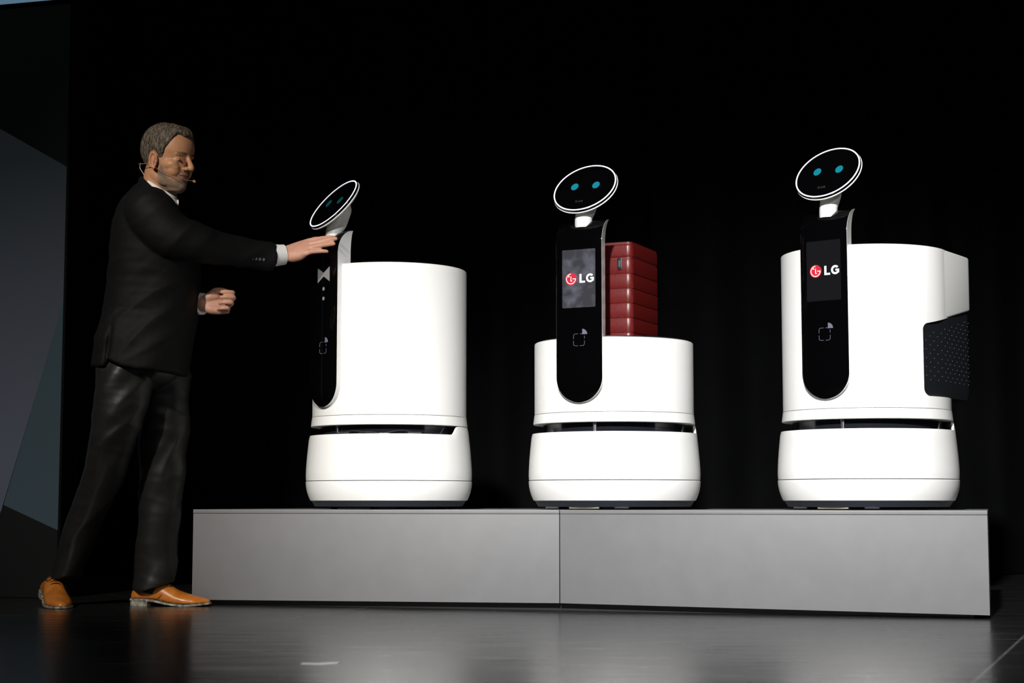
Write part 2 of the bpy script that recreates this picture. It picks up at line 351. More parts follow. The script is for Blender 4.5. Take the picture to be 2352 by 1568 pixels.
# ------------------------------------------------------------------ robots
RB = .3045
def upper_shell_radius(z):
    t = [(.1028, .3045), (.135, .3042), (.17, .3022), (.21, .2988), (.245, .2952), (.266, .2928), (.298, .2890)]
    for (z0, r0), (z1, r1) in zip(t, t[1:]):
        if z <= z1: return r0 + (r1 - r0) * (z - z0) / (z1 - z0)
    return t[-1][1]
def chassis(e, contact):
    MB().lathe([(.001, .0300), (.2835, .0300), (.2875, .0318), (.2935, .045), (.2995, .062), (.3032, .080), (.3045, .095), (.3045, .0990), (.3030, .1002), (.001, .1002)]).build('base_lower_shell', 'white', e)
    MB().lathe([(.001, .0985), (.2995, .0985), (.2995, .1045), (.001, .1045)]).build('seam_strip', 'seam', e)
    seg = 192; zs = []
    for j in range(seg):
        a = abs(((j / seg * 360 + 180) % 360) - 180)
        t = min(max((a - 105) / 9, 0), 1); zs.append(.266 + .0305 * t * t * (3 - 2 * t))
    rings = []
    for i in range(13):
        t = i / 12; ring = []
        for j in range(seg):
            z = .1028 + (zs[j] - .1028) * t; r = upper_shell_radius(z)
            if i == 0: r -= .0012
            if i == 12: r -= .002
            th = 2 * PI * j / seg; ring.append((r * math.sin(th), -r * math.cos(th), z - (.0 if i < 12 else -.0)))
        rings.append(ring)
    for dr, top in ((.008, True), (.009, False)):
        rings.append([((upper_shell_radius(zs[j]) - .002 - dr) * math.sin(2 * PI * j / seg), -(upper_shell_radius(zs[j]) - .002 - dr) * math.cos(2 * PI * j / seg), zs[j] - (.0 if top else .012)) for j in range(seg)])
    rings.append([(.27 * math.sin(2 * PI * j / seg), -.27 * math.cos(2 * PI * j / seg), .252) for j in range(seg)])
    rings.append([(.27 * math.sin(2 * PI * j / seg), -.27 * math.cos(2 * PI * j / seg), .1028) for j in range(seg)])
    MB().loft(rings, cap=False, closed=True).build('base_upper_shell', 'white', e)
    MB().lathe([(.001, .2535), (.2695, .2535), (.2695, .2545), (.001, .2545)]).build('slot_floor', 'dark', e)
    MB().lathe([(.001, .255), (.2525, .255), (.2525, .2980), (.001, .2980)]).build('sensor_window', 'sensor', e)
    MB().lathe([(.001, .2985), (.2862, .2985), (.2875, .3000), (.2870, .306), (.2838, .3325), (.001, .3325)]).build('body_skirt', 'white', e)
    MB().lathe([(.001, .010), (.2700, .010), (.2820, .0295), (.001, .0295)], 64).build('underbody', 'navy', e)
    for a in (40, 140, 220, 320):
        x, y = .2 * math.sin(R(a)), -.2 * math.cos(R(a))
        MB().tube([(x - .012, y, .0125), (x + .012, y, .0125)], .0125, 20, res=1).build('caster_wheel', 'dark', e)
    if contact:
        o = MB().box((-.055, -.262, .004), (.055, -.250, .011)).build('charging_contact', 'brass', e); bevel(o, .001)
        for s_ in (-1, 1): MB().box((s_ * .13 - .025, -.242, .005), (s_ * .13 + .025, -.232, .010)).build('floor_sensor_strip', 'metal', e)
    p = MB().prism(rrect(-.006, .006, -.006, .006, .003), 'z', .255, .298).build('slot_post', 'metal', e)
    p.location = (.2600 * math.sin(R(9)), -.2600 * math.cos(R(9)), 0); p.rotation_euler = (0, 0, R(9))

COL_W, COL_F, COL_B = .0862, -.2945, -.2270      # half width, front and back of the column
COL_Z0, COL_ZC, COL_Z1 = .364, .912, .998        # foot, start of the curved top, top
def col_front(z, f, b, zc=COL_ZC, z1=COL_Z1):
    if z <= zc: return f
    t = min((z - zc) / (z1 - zc), 1); return f + (b - f) * (1 - math.sqrt(max(1 - t * t, 0)))
def col_half(z, hw, z0):
    r = hw; d = z - z0
    return hw if d >= r else math.sqrt(max(r * r - (r - d) ** 2, 1e-8))
def column(e):
    def levels(hw, z0, n0=18, n1=14):
        return [z0 + hw * (1 - math.cos(PI / 2 * i / n0)) for i in range(n0 + 1)] + [COL_ZC] + [COL_ZC + (COL_Z1 - COL_ZC) * math.sin(PI / 2 * i / n1) for i in range(1, n1 + 1)]
    rings = []
    for z in levels(COL_W, COL_Z0):
        h = max(col_half(z, COL_W, COL_Z0), .0005); yf = min(col_front(z, COL_F, COL_B), COL_B - .001)
        hb = h - min(.265 * (COL_B - yf), h * .6)          # the sides lean in towards the back
        rings.append([(-h, yf, z), (0, yf, z), (h, yf, z), (hb, COL_B, z), (0, COL_B, z), (-hb, COL_B, z)])
    MB().loft(rings).build('column_shell', 'white', e, smooth=50)
    # black glass: follows the front and rolls over the curved top
    rings = []; hw = COL_W - .0004; zs = levels(hw, COL_Z0 + .0006); g = .0016
    for z in zs:
        h = max(col_half(z, hw, COL_Z0 + .0006), .0004); yf = col_front(z, COL_F, COL_B)
        t = min(max((z - COL_ZC) / (COL_Z1 - COL_ZC), 0), 1); ny, nz_ = -math.sqrt(1 - t * t * .998), t
        y0, z0_ = yf + ny * g, z + nz_ * g; y1, z1_ = yf - ny * .0008, z - nz_ * .0008
        c = min(.0012, h * .4)
        rings.append([(-h, y1, z1_), (-h, y0 - ny * .0008, z0_ - nz_ * .0008), (-h + c, y0, z0_), (h - c, y0, z0_), (h, y0 - ny * .0008, z0_ - nz_ * .0008), (h, y1, z1_)])
    return MB().loft(rings).build('front_panel', 'glass', e, smooth=50)
YP = COL_F - .0016            # glass surface
def nfc_icon(parent, z):
    mb = MB(); y0, y1 = YP - .0007, YP + .0008; h = .0205; t = .0013; r = .007; g = .0035
    for s_ in (-1, 1):
        for a, b in ((-h + r, -g), (g, h - r)):
            rect(mb, a, b, z + s_ * h - t / 2, z + s_ * h + t / 2, y0, y1); rect(mb, s_ * h - t / 2, s_ * h + t / 2, z + a, z + b, y0, y1)
    for cx, cz, a in ((h - r, h - r, 0), (-h + r, h - r, 90), (-h + r, -h + r, 180), (h - r, -h + r, 270)):
        if a == 0: continue
        arc_strip(mb, cx, z + cz, r - t / 2, r + t / 2, a, a + 90, y0, y1, 6)
    mb.build('card_reader_icon', 'mark', parent, smooth=0)
    mb = MB(); mb.prism([(h - .008, z + h - .002)] + [(h - .008 + .0185 * math.cos(R(a)), z + h - .002 + .0185 * math.sin(R(a))) for a in range(0, 91, 10)], 'y', y0, y1)
    mb.build('signal_icon', 'icon', parent, smooth=0)
def brand_logo(parent, cx, z, rad, y, mats=('logo_red', 'logo_white'), gap=1.0):
    if mats[0]:
        MB().prism(disc_poly(cx, z, rad, 40), 'y', y - .0007, y + .0005).build('logo_disc', mats[0], parent, smooth=0)
    mb = MB(); a, b = y - .0012, y - .0002; t = rad * .13
    arc_strip(mb, cx, z, rad * .72, rad * .72 + t, 90, 360, a, b, 30)
    rect(mb, cx + rad * .28, cx + rad * .85, z - t * .5, z + t * .5, a, b)
    rect(mb, cx - t * .5, cx + t * .5, z - rad * .40, z + rad * .42, a, b); rect(mb, cx, cx + rad * .24, z - rad * .40, z - rad * .40 + t, a, b)
    mb.prism(disc_poly(cx - rad * .36, z + rad * .40, rad * .12, 12), 'y', a, b)
    # the two letters
    x = cx + rad * 1.50; h = rad * 1.42; t = rad * .36; z0 = z - h / 2
    rect(mb, x, x + t, z0, z0 + h, a, b); rect(mb, x + t, x + rad * .98, z0, z0 + t * .86, a, b)
    gx = x + rad * 1.86; ro = h / 2
    arc_strip(mb, gx, z, ro - t * .93, ro, 42, 318, a, b, 28)
    rect(mb, gx + ro * .02, gx + ro * .92, z - t * .42, z + t * .36, a, b); rect(mb, gx + ro * .92 - t * .93, gx + ro * .92, z - ro * .66, z + t * .30, a, b)
    mb.build('logo_lettering', mats[1], parent, smooth=0)
def head(e, eye_mat, yaw=0.0, tilt=38, c=(0, -.247, 1.114), logo=True):
    # neck first, then the disc; the face's own axes: x right, y into the disc, z up along the face
    nb = Vector((0, -.255, .972)); c = Vector(c); el = R(tilt)
    nrm = Vector((0, -math.cos(el), math.sin(el)))
    back = c - nrm * .016
    neck = MB().tube([nb, nb + Vector((0, .002, .035)), nb.lerp(back, .62) + Vector((0, .010, 0)), back - nrm * .010, back, back + nrm * .006], [.030, .030, .034, .043, .049, .049], 28)
    neck.build('neck', 'white_matte', e)
    hd = MB()
    prof = [(.001, .024), (.045, .022), (.085, .016), (.108, .009), (.1165, .0045), (.1185, .0015), (.1180, -.0005), (.1155, -.0015), (.001, -.0015)]
    hd.lathe([(r, z) for r, z in prof], 72)
    rot = Matrix.Rotation(PI / 2, 4, 'X')          # lathe axis +z -> disc looks along -y
    for i, v in enumerate(hd.v): hd.v[i] = (v[0], v[2], -v[1])
    h = hd.build('head_shell', 'white', e); h.location = c; h.rotation_euler = (-el, 0, yaw)
    g = MB().lathe([(.001, 0), (.1145, 0), (.1165, -.002), (.1170, -.006), (.1152, -.0095), (.001, -.0105)], 72)
    for i, v in enumerate(g.v): g.v[i] = (v[0], v[2], -v[1])
    f = g.build('face_glass', 'glass', h)
    rg = MB(); sg = 72
    for i in range(sg): pass
    rg.lathe([(.1108, -.0098), (.1108, -.0112), (.1150, -.0108), (.1150, -.0090)], 72)
    for i, v in enumerate(rg.v): rg.v[i] = (v[0], v[2], -v[1])
    rg.build('light_ring', 'ring', h)
    for s_ in (-1, 1):
        MB().prism(disc_poly(s_ * .0405, .008, .0165, 28, .0135), 'y', -.0112, -.0100).build('eye', eye_mat, h, smooth=0)
    if logo: brand_logo(h, -.012, -.070, .0058, -.0105, (None, 'logo_faint'))
    return h
def drum(e, top, name='body_drum'):
    MB().lathe([(.001, .3340), (.2822, .3340), (.2830, .3350), (.2830, top - .006), (.2815, top - .002), (.2780, top), (.2720, top), (.2700, top - .002), (.2700, top - .014), (.001, top - .014)]).build(name, 'white', e)

PT = .337
# robot with the tall drum, wearing the bow tie
e1 = empty('serving_robot', (-.4515, 6.26, PT), R(-50))
chassis(e1, False); drum(e1, .876)
g1 = column(e1); nfc_icon(g1, .577)
mb = MB(); y0, y1 = YP - .0007, YP + .0008; z = .842
mb.prism([(-.038, z - .028), (-.038, z + .026), (0, z + .006), (.038, z + .026), (.038, z - .028), (0, z - .007)], 'y', y0, y1); mb.build('bow_tie_icon', 'tie', g1, smooth=0)
for dz in (-.052, -.087): MB().prism(disc_poly(0, z + dz, .0068, 16), 'y', y0, y1).build('button_icon', 'tie', g1, smooth=0)
h1 = head(e1, 'eye_dim', yaw=R(-4), c=(0, -.250, 1.099), logo=False)
for a, l in ((-28, .055), (28, .05)):
    o = MB().tube([(-l / 2, 0, 0), (l / 2, 0, 0)], .0075, 14, res=1).build('cable_connector', 'metal', e1); o.location = (.268 * math.sin(R(a + 45)), -.268 * math.cos(R(a + 45)), .2665); o.rotation_euler = (0, 0, R(a + 45))
for i in range(3):
    pts = [(.262 * math.sin(R(a)), -.262 * math.cos(R(a)), .262 + .010 * i / 2 + .006 * math.sin(a * .16 + i * 2)) for a in range(18, 80, 6)]
    MB().tube(pts, .0016, 6, res=2).build('cable', 'cable' if i else 'clear', e1)
tag(e1, 'white robot with a tall round body and a bow tie icon on its black panel', 'robot', 'robots on the plinth')

# robot with the low drum, carrying the red case
e2 = empty('luggage_robot', (.3637, 6.05, PT), R(-27))
chassis(e2, True)
drum(e2, .589)
MB().lathe([(.001, .576), (.2695, .576), (.2695, .5925), (.2665, .5940), (.001, .5940)], 72).build('tray_mat', 'dark', e2)
g2 = column(e2); nfc_icon(g2, .579)
MB().prism(rrect(-.0625, .0625, .690, .891, .004), 'y', YP - .0006, YP + .001).build('touch_screen', 'screen', g2, smooth=0)
brand_logo(g2, -.029, .790, .0215, YP - .0006)
head(e2, 'eye', c=(0, -.235, 1.109))
tag(e2, 'white robot with a low round body carrying the red ribbed case', 'robot', 'robots on the plinth')

# robot with the deep hood and dark basket
e3 = empty('shopping_robot', (1.2161, 5.82, PT), R(-38))
chassis(e3, True)
TOP3 = .874
d3 = MB().lathe([(.001, .3340), (.2822, .3340), (.2830, .3350), (.2830, TOP3 - .004), (.2818, TOP3 - .001), (.2790, TOP3), (.001, TOP3)]).build('body_shell', 'white', e3)
def fillet(p, q, r_, rad, n=6):
    # rounded corner at q between p and r_
    P, Q, W = Vector(p), Vector(q), Vector(r_); a = (P - Q).normalized(); b = (W - Q).normalized()
    th = a.angle(b); t = rad / math.tan(th / 2); c = Q + (a + b).normalized() * (rad / math.sin(th / 2))
    s0, s1 = Q + a * t - c, Q + b * t - c; out = []
    for i in range(n + 1):
        u = i / n; v = s0.lerp(s1, u).normalized() * rad; out.append(tuple(c + v))
    return out
NY, NZ0, NZ1, NZ2 = -.108, .374, .612, .700
notch = [(.6, NZ0), *reversed(fillet((NY, .5), (NY, NZ0), (.6, NZ0), .026)), *reversed(fillet((.34, NZ2), (NY, NZ1), (NY, .5), .024)), (.34, NZ2), (.6, NZ2 + .05)]
cut = MB().prism(notch, 'x', -.5, .5).build('cutter', 'white', smooth=0)
cut.parent = e3
bpy.context.view_layer.update()
modified(d3, [('BOOLEAN', dict(operation='DIFFERENCE', object=cut, solver='EXACT'))], 30)
bpy.data.objects.remove(cut)
hw3, yb3 = .2830, .335
plan = [(-.20, -.06), (.20, -.06), (hw3, .002)] + [(hw3 - .012, .20)] + fillet((hw3 - .012, .2), (hw3 - .022, yb3), (-hw3 + .022, yb3), .085, 10) + fillet((hw3 - .022, yb3), (-hw3 + .022, yb3), (-hw3 + .012, .2), .085, 10) + [(-hw3 + .012, .20), (-hw3, .002)]
hood = MB(); sl = (NZ2 - NZ1) / (.34 - NY)
hood.loft([[(x, y, NZ1 + sl * (y - NY)) for x, y in plan], [(x, y, TOP3) for x, y in plan]])
ho = hood.build('rear_hood', 'white', e3, smooth=30); bevel(ho, .007, 3, 50)
bplan = [(-.274, NY + .002), (.274, NY + .002)] + [(.280, .02), (.264, .2)] + fillet((.264, .2), (.255, .327), (-.255, .327), .08, 10) + fillet((.255, .327), (-.255, .327), (-.264, .2), .08, 10) + [(-.264, .2), (-.280, .02)]
# below the hood: dark basket that sits in the notch
bplan[0] = (-.262, NY + .002); bplan[1] = (.262, NY + .002)
bas = MB(); bas.loft([[(x * .985, y * .98, NZ0 + .001) for x, y in bplan], [(x, y, NZ0 + .03) for x, y in bplan], [(x, y, NZ1 + sl * (y - NY) - .001) for x, y in bplan]])
bs = bas.build('dark_basket', 'dark', e3, smooth=40)
dots = MB()
edge = [(.262, NY + .002), (.280, .02), (.264, .2)] + fillet((.264, .2), (.255, .327), (-.255, .327), .08, 10)
acc_l = 0; path = []
for (a, b) in zip(edge, edge[1:]):
    A, B = Vector(a), Vector(b); L = (B - A).length; st = 0
    for i in range(max(1, int(L / .002))): path.append((acc_l + L * i / max(1, int(L / .002)), A.lerp(B, i / max(1, int(L / .002))), (B - A).normalized()))
    acc_l += L
nextd = .014; col = 0
for s_, pt, dr in path:
    if s_ < nextd: continue
    nextd += .0235; col += 1
    nr = Vector((dr.y, -dr.x))
    zt_ = NZ1 + sl * (pt.y - NY) - .03
    z = NZ0 + .055 + (.0135 if col % 2 else 0)
    while z < zt_:
        b0 = pt + nr * .0015
        for q in (1,):
            u = Vector((dr.x, dr.y, 0)) * .0015
            dots.loft([[Vector((b0.x, b0.y, z)) + u * math.cos(2 * PI * i / 8) + Vector((0, 0, .0015 * math.sin(2 * PI * i / 8))) for i in range(8)],
                       [Vector((pt.x, pt.y, z)) + u * math.cos(2 * PI * i / 8) + Vector((0, 0, .0015 * math.sin(2 * PI * i / 8))) for i in range(8)]])
        z += .029
M['dot'] = mat('pale_studs', (.11, .11, .12), .3)
tag(dots.build('pale_studs', 'dot', bs), None, None, kind='stuff')
g3 = column(e3); nfc_icon(g3, .579)
MB().prism(rrect(-.0625, .0625, .690, .891, .004), 'y', YP - .0006, YP + .001).build('touch_screen', 'screen_off', g3, smooth=0)
brand_logo(g3, -.029, .790, .0215, YP - .0006)
head(e3, 'eye', tilt=36, c=(0, -.247, 1.121))
tag(e3, 'white robot with a rear hood over a dark studded basket', 'robot', 'robots on the plinth')

# ------------------------------------------------------------------ red ribbed case on the low robot
sc = empty('hard_case', (.3700, 6.06, PT + .594), R(-24))
CX0, CX1, CY0, CY1 = -.095, .090, -.068, .225
MB().prism(rrect(CX0 + .003, CX1 - .003, CY0 + .003, CY1 - .003, .018, 6), 'z', .002, .352).build('inner_shell', 'red_dark', sc)
zb = 0.0
for i, hh in enumerate((.028, .0525, .0525, .0525, .0525, .0525, .0595)):
    last = i == 6
    o = MB().prism(rrect(CX0, CX1, CY0, CY1, .022, 8), 'z', zb + .0009, zb + hh - (.0009 if not last else 0)).build('shell_rib', 'red', sc)
    if last: modified(o, [('BEVEL', dict(width=.014, segments=4, limit_method='ANGLE', angle_limit=R(50)))])
    else: bevel(o, .0022, 2, 50)
    zb += hh
lt = MB().prism(rrect(.036, .053, .252, .295, .004), 'y', CY0 - .004, CY0 + .004).build('latch', 'dark', sc); bevel(lt, .001, 2, 50)
MB().prism(rrect(.041, .048, .262, .286, .002), 'y', CY0 - .0052, CY0 - .003).build('latch_slide', 'metal', lt)
hd_ = MB().tube([(0, .02, .345), (0, .024, .366), (0, .07, .370), (0, .116, .366), (0, .12, .345)], .006, 10).build('carry_handle', 'dark', sc)
tag(sc, 'red hard case with horizontal ribs standing on the low white robot', 'suitcase')

# strip of tape on the floor
mb = MB(); mb.prism([(-.477, 3.885), (-.43, 3.875), (-.395, 3.895), (-.392, 3.925), (-.415, 3.925), (-.44, 3.905), (-.476, 3.912)], 'z', .0002, .0012)
tag(mb.build('tape_mark', 'tape', smooth=0), 'short bent strip of white tape on the dark stage floor', 'tape')

# ------------------------------------------------------------------ the man
BX, BY = -1.33, 5.98
ZO = -.005
def W(p): return Vector((p[0], p[1], p[2] + ZO))
HP = Matrix.Translation(W((.112, -.05, 1.588))) @ Matrix.Rotation(R(-28), 4, 'Z') @ Matrix.Rotation(R(9), 4, 'Y') @ Matrix.Translation((.004, 0, -.122))
HS = [(-.004, .066, .030, .012), (.006, .080, .004, .030), (.018, .0865, -.016, .041), (.033, .0845, -.036, .050), (.048, .0845, -.052, .0555), (.062, .0850, -.064, .060), (.078, .0835, -.076, .064),
      (.094, .0815, -.087, .0672), (.110, .0815, -.095, .0698), (.124, .0875, -.100, .0722), (.138, .0900, -.103, .0745), (.156, .0895, -.1035, .0757), (.175, .0840, -.1005, .0748), (.193, .0720, -.0925, .0690), (.209, .0530, -.0780, .0575), (.221, .0300, -.0570, .0415), (.2285, .0060, -.0330, .0220), (.2305, -.0060, -.0210, .0100)]
def hsec(z):
    z = min(max(z, HS[0][0]), HS[-1][0])
    for a, b in zip(HS, HS[1:]):
        if z <= b[0]:
            t = (z - a[0]) / (b[0] - a[0]); return [a[i] + (b[i] - a[i]) * t for i in (1, 2, 3)]
def hpt(phi, z, off=0.0):
    f, b, hw = hsec(z); c = (f + b) / 2; a = (f - b) / 2
    co, si = math.cos(phi), math.sin(phi)
    pw = 2 / 2.25
    x = c + (a + off) * math.copysign(abs(co) ** pw, co); y = (hw + off) * math.copysign(abs(si) ** pw, si)
    if co > 0: y *= 1 - .10 * co * (1 if z < .13 else .4)
    return Vector((x, y, z))
body = MB()
def hput(sub): 
    for v in sub.v: pass
    body.add([HP @ Vector(v) for v in sub.v], sub.f)
hm = MB()
hm.loft([[hpt(2 * PI * j / 40, s_[0]) for j in range(40)] for s_ in HS])
# nose, brow, lids, cheeks, lips, chin
hm.tube([(.083, 0, .126), (.0925, 0, .110), (.1030, 0, .093), (.1075, 0, .0845)], [.0075, .0082, .0105, .0118], 12)
hm.ell((.1065, 0, .0830), (.0115, .0115, .0095)); hm.ell((.0985, 0, .0765), (.011, .006, .005))
for s_ in (-1, 1):
    hm.ell((.0945, s_ * .0125, .0800), (.0105, .0075, .0080))
    hm.ell((.0735, s_ * .029, .1285), (.0115, .022, .0072), Matrix.Rotation(R(26 * s_), 3, 'Z') @ Matrix.Rotation(R(-6 * s_), 3, 'X'))
    hm.ell((.0655, s_ * .0310, .1090), (.0120, .0145, .0095))
    hm.ell((.0430, s_ * .0400, .0880), (.034, .0250, .022)); hm.ell((.0560, s_ * .0350, .0790), (.0245, .0220, .020)); hm.ell((.0530, s_ * .030, .0680), (.027, .027, .026))
    hm.ell((.012, s_ * .044, .038), (.045, .012, .022), Matrix.Rotation(R(22), 3, 'Y') @ Matrix.Rotation(R(-14 * s_), 3, 'Z'))
    # ear: plate, rim, lobe
    er = Matrix.Rotation(R(-14 * s_), 3, 'Z') @ Matrix.Rotation(R(-10), 3, 'Y')
    ec = Vector((.001, s_ * .0760, .094))
    hm.ell(ec, (.0140, .0035, .0240), er)
    rim = [ec + er @ Vector((.014 * math.cos(R(a)) * (1 if a < 270 else .9) - .002, s_ * .0050, .026 * math.sin(R(a)))) for a in range(-10 + 20, 270, 20)]
    hm.tube(rim, .0038, 8, res=2)
    hm.ell(ec + Vector((.004, s_ * .002, -.0245)), (.0070, .0040, .0085)); hm.ell(ec + Vector((.011, s_ * .001, -.003)), (.0040, .0040, .0070))
hm.ell((.0835, 0, .0590), (.0085, .024, .0055)); hm.ell((.0825, 0, .0485), (.0082, .021, .0062)); hm.ell((.0790, 0, .0660), (.009, .020, .008))
hm.ell((.0770, 0, .0170), (.0130, .020, .0155)); hm.ell((.046, 0, .004), (.036, .030, .012))
hput(hm)
# neck, trunk, limbs under the clothes
nk = HP @ Vector((-.026, 0, .055))
body.tube([W((.070, -.02, 1.40)), W((.078, -.025, 1.47)), nk, HP @ Vector((-.018, 0, .10))], [(.080, .085), (.062, .062), (.058, .057), (.05, .05)], 20, ref=(1, 0, 0))
body.tube([W((.02, -.01, .86)), W((.05, -.01, 1.0)), W((.07, -.01, 1.2)), W((.075, -.02, 1.34)), W((.075, -.02, 1.43))], [(.09, .13), (.10, .14), (.105, .155), (.095, .16), (.06, .09)], 24, ref=(1, 0, 0))
RA = [(.085, -.185, 1.360), (.150, -.195, 1.290), (.225, -.180, 1.264), (.290, -.125, 1.255), (.358, -.075, 1.249), (.427, -.025, 1.243), (.477, .005, 1.247), (.516, .027, 1.254)]
body.tube([W(p) for p in RA], [.055, .05, .046, .042, .038, .034, .031, (.029, .024)], 16, ref=(0, -.7, -.7))
LA = [(.075, .13, 1.385), (.030, .17, 1.26), (-.005, .19, 1.117), (.09, .110, 1.085), (.205, .012, 1.069), (.238, -.011, 1.066)]
body.tube([W(p) for p in LA], [.055, .047, .042, .038, .030, (.029, .023)], 16, ref=(0, 0, 1))
RL = [(-.005, -.11, .86), (-.017, -.12, .822), (-.027, -.11, .672), (-.065, -.08, .522), (-.117, -.04, .402), (-.169, 0.0, .296), (-.219, .04, .174), (-.250, .052, .104), (-.262, .056, .06)]
LL = [(.070, .07, .88), (.080, .065, .834), (.088, .065, .679), (.090, .065, .525), (.083, .062, .372), (.077, .058, .25), (.074, .055, .144), (.062, .055, .076), (.055, .055, .05)]
for L_ in (RL, LL): body.tube([W(p) for p in L_], [.075, .072, .062, .052, .048, .043, .036, .034, .033], 16, ref=(1, 0, 0))

def hand(wrist, F, N, side, curls, thumb, spread=1.0, scale=1.0):
    # F along the fingers, N out of the back of the hand; side +1 right hand, -1 left
    F = Vector(F).normalized(); N = Vector(N); N = (N - F * N.dot(F)).normalized(); T = N.cross(F) * side
    o = Vector(wrist)
    def L(x, t, n): return o + (F * x + T * t + N * n) * scale
    pal = [(-.012, .027, .020, 0), (.006, .0285, .0195, 0), (.03, .036, .0185, -.002), (.055, .0405, .0165, -.002), (.078, .0415, .0140, -.001), (.094, .0395, .0105, -.001)]
    rings = []
    for x, hw, ht, dn in pal:
        ring = []
        for j in range(20):
            a = 2 * PI * j / 20; c_, s_ = math.cos(a), math.sin(a)
            ring.append(L(x, hw * math.copysign(abs(c_) ** .8, c_), dn + ht * math.copysign(abs(s_) ** .85, s_)))
        rings.append(ring)
    body.loft(rings)
    body.tube([L(.004, .014, -.004), L(.022, .022, -.010), L(.045, .026, -.011), L(.066, .026, -.008)], [.016 * scale, .020 * scale, .019 * scale, .012 * scale], 14)
    body.tube([L(.004, -.014, -.003), L(.024, -.023, -.007), L(.050, -.028, -.007), L(.078, -.029, -.003)], [.015 * scale, .0185 * scale, .0165 * scale, .011 * scale], 14)
    fl_ = [(.090, .0300, (.043, .026, .021), .0092), (.094, .0105, (.047, .030, .022), .0094), (.091, -.0090, (.044, .028, .021), .0090), (.083, -.0275, (.034, .021, .019), .0082)]
    nails = []
    for (bx, bt, ln, r_), cu, sp in zip(fl_, curls, (-2.5, -.5, 1.5, 1.0)):
        p = Vector((bx, bt, .0)); ang = 0; pts = [p + Vector((-.022, 0, 0)), p]; sa = R(sp * spread)
        for q, l_ in enumerate(ln):
            ang += R(cu[q]); d = Vector((math.cos(ang) * math.cos(sa), math.cos(ang) * math.sin(sa), -math.sin(ang)))
            p = p + d * l_; pts.append(p.copy())
        rad = [r_ * 1.0, r_ * 1.08, r_ * 1.0, r_ * .93, r_ * .72]
        body.tube([L(*q) for q in pts], [x_ * scale for x_ in rad], 12, ref=N, res=5)
        body.ell(L(*pts[1]) + N * .0025, (.0088 * scale,) * 3, n=10, m=8); body.ell(L(*(p - d * .002)), (r_ * .80 * scale,) * 3, n=10, m=8)
    body.tube([L(*q) for q in thumb], [.0145 * scale, .0125 * scale, .0108 * scale, .0100 * scale, .0078 * scale], 12, res=5)
    body.ell(L(*thumb[-1]), (.0080 * scale,) * 3, n=10, m=8)
# right hand laid flat on the robot, left hand loosely closed at the waist
RW = W((.520, .030, 1.253)); RF = Vector((.186, -.040, .044)); RN = Vector((-.15, -.70, .55))
hand(RW, RF, RN, 1, [(4, 4, 3), (1, 3, 3), (4, 4, 4), (12, 6, 5)], [(.018, .022, -.008), (.045, .040, -.016), (.072, .050, -.020), (.098, .054, -.020), (.112, .055, -.020)], .7, 1.0)
LW = W((.240, -.012, 1.066)); LF = Vector((.112, .012, .004)); LN = Vector((-.10, .96, -.12))
hand(LW, LF, LN, -1, [(62, 84, 40), (66, 88, 42), (71, 90, 44), (76, 92, 44)], [(.018, .022, -.010), (.042, .040, -.026), (.070, .040, -.036), (.094, .030, -.040), (.106, .024, -.041)], .6, .95)

pb = body.build('person', 'skin')
modified(pb, [('REMESH', dict(mode='VOXEL', voxel_size=.0027, use_smooth_shade=True)), ('SMOOTH', dict(factor=.5, iterations=5))], 0)
pb.data.shade_smooth()
# skin tone, beard, brows and lips as a colour attribute on the body
hpi = HP.inverted(); att = pb.data.color_attributes.new('tone', 'FLOAT_COLOR', 'POINT')
def sm(a, b, x): t = min(max((x - a) / (b - a), 0), 1); return t * t * (3 - 2 * t)
SK, BE, LP, BR = Vector((.53, .265, .140)), Vector((.150, .125, .10)), Vector((.36, .14, .10)), Vector((.035, .022, .014))
HN = Vector((.56, .30, .21))
cols = []
for v in pb.data.vertices:
    c = SK.copy()
    if v.co.z > 1.42:
        q = hpi @ v.co; ay = abs(q.y); nn = noise.noise(q * 110) * .007 + noise.noise(q * 40) * .006
        if q.z < .14 and q.x > -.02:
            lim = .043 + .046 * sm(.058, .012, q.x) + .008 * sm(.06, .09, q.x)          # upper edge of the beard along the cheek
            bd = sm(lim + .014, lim - .016, q.z + nn) * sm(.004, .018, q.x + nn) * sm(-.02, -.004, q.z + .01)
            mo = sm(.0775, .071, q.z) * sm(.052, .060, q.z) * sm(.060, .070, q.x) * sm(.034, .024, ay) * .85   # moustache
            st = .80 + noise.noise(q * 330) * .35
            c = c.lerp(BE, min(max(max(bd, mo) * st, 0), 1))
            lp = sm(.0625, .059, q.z) * sm(.043, .047, q.z) * sm(.074, .079, q.x) * sm(.026, .020, ay)
            c = c.lerp(LP, lp)
            sl_ = sm(.0020, .0008, abs(q.z - .0537)) * sm(.072, .076, q.x) * sm(.026, .022, ay); c = c.lerp(Vector((.10, .03, .02)), sl_)
        br = sm(.0058 - .05 * max(ay - .034, 0), .0024, abs(q.z - (.1325 - .16 * max(ay - .032, 0) - .08 * max(.02 - ay, 0)))) * (.8 + .4 * noise.noise(q * 300)) * sm(.008, .013, ay) * sm(.050, .044, ay) * sm(.05, .06, q.x)
        c = c.lerp(BR, br)
        if abs(q.x - .002) < .026 and ay > .072: c = c.lerp(Vector((.50, .20, .12)), .5)
    elif v.co.x > .2: c = HN.copy()
    cols.append((c.x, c.y, c.z, 1))
att.data.foreach_set('color', [x for c in cols for x in c])
pb.location = (BX, BY, 0)
tag(pb, 'grey bearded man in a black suit and tan shoes resting a hand on a robot', 'person')
P_ = pb
